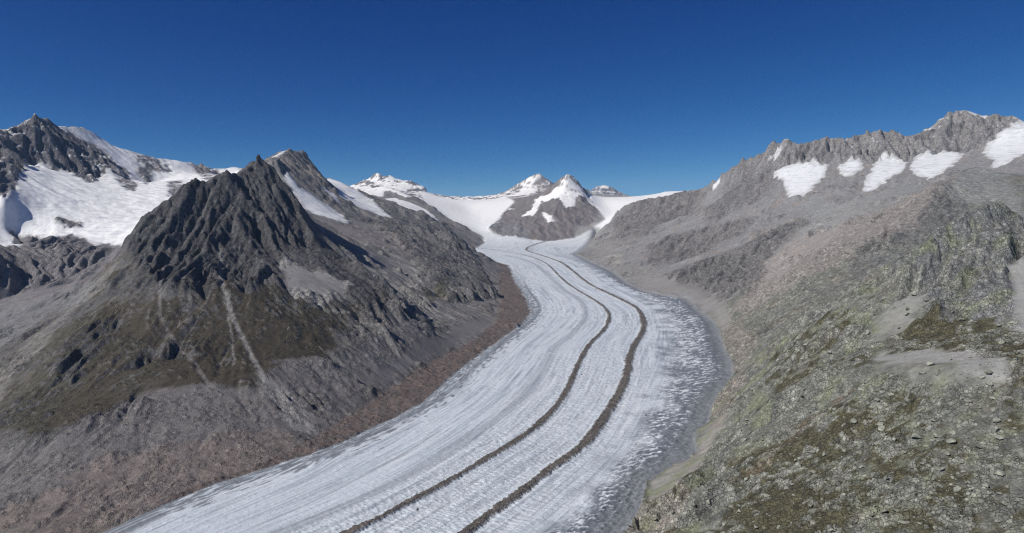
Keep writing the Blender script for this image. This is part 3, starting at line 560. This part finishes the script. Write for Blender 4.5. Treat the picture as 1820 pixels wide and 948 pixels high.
# debris-covered margin of the ice
bp = xy2tu(BROWN3+[iceL[k] for k in range(24, 4, -1)])
BRN = blur(inpoly(bp, T2+wa*.0025, U2+wb*.008).astype(f32), 2)*(1-ICE)
COL = mix(COL, mix(np.broadcast_to(C(.150,.112,.098), COL.shape), C(.105,.092,.086), np.clip(.5+n2, 0, 1))*(1+.25*n3)[..., None], BRN*.92)
Z += BRN*(rough2*2.5+n3*1.2)
# snow and ice
SNW = np.clip(snow, 0, 1)
farn = fbm(X/200+9, Z/120+Y/500, 4, .6)
bare = sstep(.06, .22, farn+.35*(SL-.85))*(REGW['farleft']+.7*REGW['dome']+.55*REGW['horn']+REGW['farpeak']+.9*REGW['spur'])*(RR > 9500)
cap = sstep(.02, .16, -farn-.3*(SL-.7)+.2*perlin(X/60, Y/60))*(.9*REGW['farleft']+.5*REGW['dome']+.5*REGW['farpeak']+.25*REGW['horn'])*sstep(700, 1300, Z)*(RR > 9500)*(1-ICE)
SNW = np.clip(np.maximum(SNW*(1-.9*bare), cap), 0, 1)
wallsnow = sstep(.15, .4, fbm(X/70, Z/40, 3)-.45*(SL-1.0))*REGW['massif']*sstep(1000, 1500, Z)*.8*(RR > 5200); SNW = np.maximum(SNW, wallsnow*(1-ICE))
rs = sstep(.3, .5, fbm(X/60, Z/60+5, 3)-.3*(SL-.9))*REGW['range']*sstep(1500, 1850, Z)*.7; SNW = np.maximum(SNW, rs)
dust = sstep(.1, .6, fbm(X/120, Y/260, 4))*.35*REGW['massif']
COL = mix(COL, mix(np.broadcast_to(C(.86,.865,.87), COL.shape), C(.62,.64,.66), dust), sstep(.35, .65, SNW+.25*n2*(SNW > .02)))
cl = sstep(.0, .5, fbm(X/130, Z/11, 3, .6))                # crevasse bands across the hanging snow
COL = mix(COL, C(.44,.46,.49)+0*COL, sstep(.45, .6, SNW)*(REGW['range']*(.45+.5*cl)+REGW['massif']*.45*cl*sstep(1500, 1150, Z)+REGW['jagged']*(.25+.4*cl))*(1-ICE))
sw = blur(snow, 14)
COL = mix(COL, C(.46,.465,.47)*(1+.3*n2)[..., None], sstep(.45, .6, SNW)*sstep(.95, .55, sw+.35*n2)*.75*(RR < 9000))
icol = C(.585,.635,.68)*(1+.16*st)[:, None]+0*xi[:, None]
def imix(c, b, m): return c+(np.array(b, f32)-c)*np.clip(m, 0, 1)[:, None]
firn = sstep(8500, 11500, yi)
icol = imix(icol, (.86,.865,.87), firn*.95)
thin = fbm(cross/9, sB/500, 3, .6)
thin2 = fbm(cross/5+4, sB/170, 2, .6); icol = imix(icol, (.30,.34,.39), sstep(.05, .45, st)*.7*(1-firn)); icol = imix(icol, (.30,.34,.385), sstep(.05, .4, thin)*.6*(1-firn)); icol = imix(icol, (.34,.375,.42), sstep(.1, .45, thin2)*.6*(1-firn)); icol = imix(icol, (.72,.745,.775), sstep(-.1, -.5, st)*.5)
icol = imix(icol, (.20,.225,.255), np.maximum(mC, mD)*.9)
icol = imix(icol, (.36,.38,.40), crevw*sstep(.45, .8, crev)*.5)
icol = imix(icol, (.105,.122,.148), sstep(.765, .88, ti+.05*wob+.08*fbm(xi/160, yi/160, 2))*sstep(8800, 6000, yi)*.86); icol = imix(icol, (.70,.735,.78), ser*sstep(.05, .27, p2+.22*fbm(xi/200+7, yi/200, 2)-.16*edgeR-.5*(np.clip(ti, .8, 1)-.88))*.92)
icol = imix(icol, (.20,.21,.22), edgeR*.85); pl = fbm(cross/16, sB/60+9, 3, .6); icol = imix(icol, (.16,.175,.19), sstep(.0, .35, pl+sstep(150, 10, dL+30*wob)*.75-.42)*sstep(7000, 5000, yi)*sstep(260, 120, dL)*.9)
ln = np.abs(fbm(cross/60+2, sB/1500, 2)); icol = imix(icol, (.27,.29,.31), sstep(.035, .0, ln)*.55*(1-firn)*sstep(.8, .7, ti))
mor = np.array((.135, .118, .105), f32)*(1+.35*fbm(xi/9, yi/9, 2))[:, None]
mm = np.clip(np.maximum(mA, mB), 0, 1)
icol = icol+(mor-icol)*mm[:, None]
tmp = np.zeros((nr, nc, 3), f32); tmp[ice] = icol
COL = mix(COL, tmp, np.clip(ICE, 0, 1))
MOR = np.zeros((nr, nc), np.int8); k_ = np.zeros(xi.shape, np.int8); k_[mA > .5] = 1; k_[mB > .5] = 2; MOR[ice] = k_
COV = np.clip(np.maximum(SNW, ICE), 0, 1); cv = COV[ice]; cv *= 1-mm; COV[ice] = cv
RUF = np.clip((.38+.3*REGW['boulder']+.75*crag+.18*np.clip(BLK, 0, 2)+.3*sstep(0, .4, n1))*(1-.75*SCR), .12, 1)
COL = np.clip(COL, .02, .86)
print('colour', round(time.time()-T0, 1))

# ------------------------------------------------------------------ materials
def N(nt, t, **kw):
    n = nt.nodes.new(t)
    for k, v in kw.items(): setattr(n, k, v)
    return n
def terrain_material():
    m = bpy.data.materials.new('mountain_ground'); m.use_nodes = True; nt = m.node_tree; L = nt.links.new
    b = nt.nodes['Principled BSDF']
    at = N(nt, 'ShaderNodeAttribute', attribute_name='albedo'); cv = N(nt, 'ShaderNodeAttribute', attribute_name='cover')
    tc = N(nt, 'ShaderNodeTexCoord')
    def noise(s, d=4, r=.6):
        n = N(nt, 'ShaderNodeTexNoise'); n.inputs['Scale'].default_value = s; n.inputs['Detail'].default_value = d; n.inputs['Roughness'].default_value = r
        L(tc.outputs['Object'], n.inputs['Vector']); return n.outputs[0]
    def ramp(v, a, b_, c, d):
        n = N(nt, 'ShaderNodeMapRange'); n.inputs[1].default_value = a; n.inputs[2].default_value = b_; n.inputs[3].default_value = c; n.inputs[4].default_value = d
        L(v, n.inputs[0]); return n.outputs[0]
    def math_(op, a, b_):
        n = N(nt, 'ShaderNodeMath', operation=op)
        for i, v in enumerate((a, b_)):
            if isinstance(v, (int, float)): n.inputs[i].default_value = v
            else: L(v, n.inputs[i])
        return n.outputs[0]
    na, nb = noise(.05, 4), noise(.22, 3)
    vm = N(nt, 'ShaderNodeVectorMath', operation='MULTIPLY_ADD'); nv = N(nt, 'ShaderNodeTexNoise'); nv.inputs['Scale'].default_value = .11; L(tc.outputs['Object'], nv.inputs['Vector'])
    L(nv.outputs['Color'], vm.inputs[0]); vm.inputs[1].default_value = (9, 9, 9); L(tc.outputs['Object'], vm.inputs[2])
    ve = N(nt, 'ShaderNodeTexVoronoi', feature='DISTANCE_TO_EDGE'); ve.inputs['Scale'].default_value = .115; L(vm.outputs[0], ve.inputs['Vector'])
    vc = N(nt, 'ShaderNodeTexVoronoi'); vc.inputs['Scale'].default_value = .115; L(vm.outputs[0], vc.inputs['Vector'])
    sc_ = N(nt, 'ShaderNodeSeparateColor'); L(vc.outputs['Color'], sc_.inputs[0])
    edge = ramp(ve.outputs['Distance'], .0, .11, .0, 1.0); fe = math_('MULTIPLY', ramp(edge, 0, 1, .78, 1.04), ramp(sc_.outputs[0], 0, 1, .74, 1.26))
    rg = N(nt, 'ShaderNodeTexNoise', noise_type='RIDGED_MULTIFRACTAL'); rg.inputs['Scale'].default_value = .035; rg.inputs['Detail'].default_value = 3.5; L(tc.outputs['Object'], rg.inputs['Vector'])
    fa = ramp(na, .3, .7, .58, 1.42); fb = ramp(nb, .3, .7, .68, 1.32)
    f = math_('MULTIPLY', math_('MULTIPLY', fa, fb), fe)
    rf = N(nt, 'ShaderNodeAttribute', attribute_name='rough')
    inv = math_('MULTIPLY', math_('SUBTRACT', 1.0, math_('MULTIPLY', cv.outputs['Fac'], .75)), rf.outputs['Fac'])
    g = math_('ADD', math_('MULTIPLY', math_('SUBTRACT', f, 1.0), inv), 1.0)
    mu = N(nt, 'ShaderNodeVectorMath', operation='SCALE'); L(at.outputs['Color'], mu.inputs[0]); L(g, mu.inputs['Scale'])
    L(mu.outputs[0], b.inputs['Base Color'])
    L(ramp(cv.outputs['Fac'], 0, 1, .92, .62), b.inputs['Roughness']); b.inputs['Specular IOR Level'].default_value = .25
    h = math_('ADD', math_('ADD', math_('MULTIPLY', na, 9.0), math_('MULTIPLY', nb, 3.0)), math_('ADD', math_('MULTIPLY', edge, 1.6), math_('MULTIPLY', rg.outputs[0], 3.5)))
    bu = N(nt, 'ShaderNodeBump'); bu.inputs['Distance'].default_value = 1.0
    L(math_('ADD', .15, math_('MULTIPLY', inv, .85)), bu.inputs['Strength']); L(h, bu.inputs['Height']); L(bu.outputs[0], b.inputs['Normal'])
    return m
GROUND = terrain_material()

# ------------------------------------------------------------------ cut the net into glacier, moraines, mountains and their snowfields
V = np.stack((X, Y, Z), -1).reshape(-1, 3).astype(f32)
ids = np.arange(nr*nc, dtype=np.int32).reshape(nr, nc)
Q = np.stack((ids[:-1, :-1], ids[:-1, 1:], ids[1:, 1:], ids[1:, :-1]), -1).reshape(-1, 4)
key = OWN.astype(np.int32).copy()
key[(SNW > .5) & (snow_id >= 0)] = 100+snow_id[(SNW > .5) & (snow_id >= 0)]
key[BRN > .5] = 50
key[ICE > .5] = 51
key[(MOR == 1) & (ICE > .5)] = 52; key[(MOR == 2) & (ICE > .5)] = 53
FK = key[:-1, :-1].ravel()
COLF = np.concatenate((COL.reshape(-1, 3), np.ones((nr*nc, 1), f32)), 1); COVF = COV.ravel(); RUFF = RUF.ravel().astype(f32)
def cut(name, k):
    q = Q[FK == k]
    if not len(q): return None
    u, inv = np.unique(q, return_inverse=True)
    me = bpy.data.meshes.new(name); me.vertices.add(len(u)); me.vertices.foreach_set('co', V[u].ravel())
    me.loops.add(q.size); me.loops.foreach_set('vertex_index', inv.astype(np.int32).ravel())
    me.polygons.add(len(q)); me.polygons.foreach_set('loop_start', np.arange(0, q.size, 4, dtype=np.int32))
    me.update(calc_edges=True); me.polygons.foreach_set('use_smooth', np.ones(len(q), bool))
    a = me.attributes.new('albedo', 'FLOAT_COLOR', 'POINT'); a.data.foreach_set('color', COLF[u].ravel())
    a = me.attributes.new('cover', 'FLOAT', 'POINT'); a.data.foreach_set('value', COVF[u])
    a = me.attributes.new('rough', 'FLOAT', 'POINT'); a.data.foreach_set('value', RUFF[u])
    me.materials.append(GROUND)
    o = bpy.data.objects.new(name, me); scene.collection.objects.link(o); return o
def tag(o, label, cat=None, kind=None, group=None):
    if label: o['label'] = label
    if cat: o['category'] = cat
    if kind: o['kind'] = kind
    if group: o['group'] = group
NAMES = dict(pyramid=('rock_pyramid_mountain', 'dark ribbed rock pyramid above a turf skirt beside the glacier'),
    massif=('snow_massif', 'snowy massif with a pointed dark summit behind the rock pyramid'),
    jagged=('jagged_mountain', 'grey jagged peak with a striped slab and cliffs dropping to the brown moraine'),
    spur=('dark_spur', 'dark low spur ending in a blunt tip at the ice'),
    farleft=('twin_summit_mountain', 'distant snow-streaked mountain with twin rock summits'),
    dome=('dome_mountain', 'distant rounded snow dome behind the brown horn'),
    horn=('horn_mountain', 'brown horn with snow apron standing where two ice streams join'),
    farpeak=('distant_peak', 'farthest bluish rock peak behind the snow saddle'),
    firn=('snow_saddle', 'white snow saddle on the skyline beside the long range'),
    range=('mountain_range', 'long grey jagged range with hanging snow patches along its wall'),
    boulder=('boulder_slope', 'boulder-strewn grassy slope with pale lichen rock above the ice margin'))
OB = {}
for n, (nm, lab) in NAMES.items():
    OB[n] = cut(nm, rid[n]); tag(OB[n], lab, 'mountain' if n != 'boulder' else 'slope', 'structure')
for k, s in enumerate(SNOW):
    o = cut('snowfield', 100+k)
    if o: o.parent = OB[s[0]]; o['label'] = s[1]
o = cut('glacier', 51); tag(o, 'wide pale glacier curving down the valley between rock slopes', 'glacier', 'structure')
o = cut('lateral_moraine', 50); tag(o, 'reddish brown debris band along the bend of the glacier', 'moraine', 'structure')
o = cut('medial_moraine', 52); tag(o, 'dark debris stripe on the ice coming from behind the blunt spur', 'moraine', 'structure')
o = cut('medial_moraine', 53); tag(o, 'dark debris stripe on the ice starting at the brown horn', 'moraine', 'structure')
print('meshes', round(time.time()-T0, 1), 'tris', 2*len(Q))

# ------------------------------------------------------------------ boulders
import bmesh
def rock_material(name, col):
    m = bpy.data.materials.new(name); m.use_nodes = True; nt = m.node_tree; L = nt.links.new; b = nt.nodes['Principled BSDF']
    oi = N(nt, 'ShaderNodeObjectInfo'); tc = N(nt, 'ShaderNodeTexCoord')
    n = N(nt, 'ShaderNodeTexNoise'); n.inputs['Scale'].default_value = 2.2; n.inputs['Detail'].default_value = 5; L(tc.outputs['Object'], n.inputs['Vector'])
    r = N(nt, 'ShaderNodeValToRGB'); r.color_ramp.elements[0].position = .35; r.color_ramp.elements[1].position = .68
    r.color_ramp.elements[0].color = (*[c*.62 for c in col], 1); r.color_ramp.elements[1].color = (col[0]*1.15, col[1]*1.2, col[2]*1.08, 1); L(n.outputs[0], r.inputs[0])
    mr = N(nt, 'ShaderNodeMapRange'); mr.inputs[3].default_value = .7; mr.inputs[4].default_value = 1.2; L(oi.outputs['Random'], mr.inputs[0])
    mu = N(nt, 'ShaderNodeVectorMath', operation='SCALE'); L(r.outputs[0], mu.inputs[0]); L(mr.outputs[0], mu.inputs['Scale']); L(mu.outputs[0], b.inputs['Base Color'])
    b.inputs['Roughness'].default_value = .9
    bu = N(nt, 'ShaderNodeBump'); bu.inputs['Strength'].default_value = .5; bu.inputs['Distance'].default_value = .3; L(n.outputs[0], bu.inputs['Height']); L(bu.outputs[0], b.inputs['Normal'])
    return m
PALE, DARK = rock_material('pale_boulder_rock', (.29, .285, .245)), rock_material('dark_boulder_rock', (.12, .11, .105))
rr = np.random.default_rng(3)
def hull(name, mat, n=16):
    bm = bmesh.new()
    for _ in range(n):
        v = rr.normal(size=3); v /= np.linalg.norm(v); v *= (1, .8, .62); v *= .8+.25*rr.random()
        bm.verts.new(v)
    res = bmesh.ops.convex_hull(bm, input=bm.verts); bmesh.ops.delete(bm, geom=[g for g in res['geom_interior'] if isinstance(g, bmesh.types.BMVert)], context='VERTS')
    me = bpy.data.meshes.new(name); bm.to_mesh(me); bm.free(); me.materials.append(mat); return me
SHAPES = [hull('boulder', PALE) for _ in range(8)]; DSHAPES = [hull('boulder', DARK) for _ in range(3)]
def zat(th, u):
    return float(bil(Z, np.array([np.interp(u, US, np.arange(nr))]), np.array([np.interp(th, TS, np.arange(nc))]))[0])
def boulder(px, py, size, me, label, group=None, D=(0, 99)):
    th, u = ground(px, py, *D); r = math.exp(u); s = size*r/FOC/2
    o = bpy.data.objects.new('boulder', me); scene.collection.objects.link(o)
    o.location = (r*math.sin(th), r*math.cos(th), zat(th, u)+s*.25); o.scale = (s*(.8+.5*rr.random()), s*(.8+.5*rr.random()), s*(.8+.4*rr.random()))
    o.rotation_euler = (rr.normal()*.25, rr.normal()*.25, rr.random()*6.28)
    tag(o, label, 'boulder', None, group); return o
boulder(742, 909, 7, DSHAPES[0], 'dark boulder alone on the pale ice between the debris stripes')
boulder(1148, 741, 5, DSHAPES[1], 'small dark boulder on the ice beside the broken dirty margin')
boulder(1034, 668, 4, DSHAPES[2], 'tiny dark boulder on clean ice just beside a debris stripe')
near_poly = [(1140,945),(1250,820),(1330,720),(1400,620),(1500,560),(1600,520),(1700,520),(1800,560),(1815,600),(1815,945)]
np_t = [(a, b) for a, b in near_poly]
count = 0
for x_, y_, s_ in [(1652,650,17),(1640,664,13),(1666,668,15),(1757,668,14),(1757,690,14),(1744,676,10),(1690,640,9)]:
    boulder(x_, y_, s_, SHAPES[count % 8], 'pale boulder lying on the smooth grey scree flat', 'boulders on the scree flat'); count += 1
sizes = np.sort(np.exp(rr.normal(2.15, .32, 285)))[::-1]
while count < 292:
    x_, y_ = rr.uniform(1140, 1815), rr.uniform(520, 946)
    if not bool(inpoly(np_t, np.array([x_]), np.array([y_]))[0]): continue
    if 615 < y_ < 700 and 1545 < x_ < 1795: continue
    th_, u_ = ground(x_, y_); i_, j_ = int(np.searchsorted(US, u_)), int(np.searchsorted(TS, th_))
    lab, grp = ('pale boulder sitting on brown turf of the near slope', 'boulders on turf') if gb[i_, j_] > .5 else ('pale boulder on the greenish lichen-covered part of the near slope', 'boulders on lichen ground') if lich[i_, j_] > .45 else ('grey boulder under the dark crag of the near slope', 'boulders under the crag') if crag[i_, j_] > .3 else ('pale boulder among bare grey rock of the near slope', 'boulders on bare rock')
    boulder(x_, y_, min(sizes[count-7], 17), SHAPES[int(rr.integers(8))], lab, grp); count += 1
def rubble(name, label, n, sampler, smin, smax, mat):
    vs_, fs_, off = [], [], 0
    protos = []
    for _ in range(6):
        me = hull('tmp', mat, 11); co = np.zeros(len(me.vertices)*3, f32); me.vertices.foreach_get('co', co)
        protos.append((co.reshape(-1, 3), [tuple(p.vertices) for p in me.polygons])); bpy.data.meshes.remove(me)
    for _ in range(n):
        th, u = sampler(); r = math.exp(u); co, fc = protos[int(rr.integers(6))]; s = smin*(smax/smin)**(rr.random()**1.8); a = rr.random()*6.28
        ca_, sa_ = math.cos(a), math.sin(a); k = s*(.7+.6*rr.random(3)); c3 = co*k
        vs_.append(np.stack((c3[:, 0]*ca_-c3[:, 1]*sa_+r*math.sin(th), c3[:, 0]*sa_+c3[:, 1]*ca_+r*math.cos(th), c3[:, 2]+zat(th, u)+.1*s), 1))
        fs_ += [tuple(i+off for i in f) for f in fc]; off += len(co)
    me = bpy.data.meshes.new(name); me.from_pydata(np.concatenate(vs_).tolist(), [], fs_); me.materials.append(mat)
    o = bpy.data.objects.new(name, me); scene.collection.objects.link(o); tag(o, label, 'rubble', 'stuff')
def near_sample():
    while True:
        x_, y_ = rr.uniform(1140, 1815), rr.uniform(500, 946)
        if inpoly(np_t, np.array([x_]), np.array([y_]))[0]: return ground(x_, y_)
rubble('rubble', 'scattered pale stones strewn over the near slope', 5000, near_sample, .9, 3.2, PALE)
mb = smoothline(line(*MED_B), 2); ma = smoothline(line(*MED_A), 2)
def mor_sample():
    l = mb if rr.random() < .6 else ma; k = int(rr.integers(2, int(len(l)*.55))); t = rr.random(); p = l[k]*(1-t)+l[k+1]*t; q_ = rr.normal(size=2)*6
    x_, y_ = p[0]+q_[0], p[1]+q_[1]; return math.atan2(x_, y_), math.log(math.hypot(x_, y_))
rubble('moraine_rubble', 'loose dark stones along the debris stripes on the ice', 2500, mor_sample, .9, 3.5, DARK)
print('boulders', round(time.time()-T0, 1))

# ------------------------------------------------------------------ haze
def haze(density):
    x0, x1, y0, y1, z0, z1 = -18600, 17200, -400, 21900, float(V[:, 2].min())-1.5, float(V[:, 2].max())+8
    vs_ = [(x, y, z) for z in (z0, z1) for y in (y0, y1) for x in (x0, x1)]
    me = bpy.data.meshes.new('haze'); me.from_pydata(vs_, [], [(0, 2, 3, 1), (4, 5, 7, 6), (0, 1, 5, 4), (2, 6, 7, 3), (0, 4, 6, 2), (1, 3, 7, 5)])
    m = bpy.data.materials.new('haze'); m.use_nodes = True; nt = m.node_tree
    nt.nodes.remove(nt.nodes['Principled BSDF'])
    v = nt.nodes.new('ShaderNodeVolumePrincipled'); v.inputs['Color'].default_value = (.42, .66, 1, 1); v.inputs['Absorption Color'].default_value = (1, 1, 1, 1); v.inputs['Density'].default_value = density; v.inputs['Anisotropy'].default_value = .1
    nt.links.new(v.outputs[0], nt.nodes['Material Output'].inputs['Volume'])
    me.materials.append(m); o = bpy.data.objects.new('haze', me); scene.collection.objects.link(o); tag(o, 'thin blue haze filling the valley air', 'haze', 'stuff')
haze(1.15e-5)
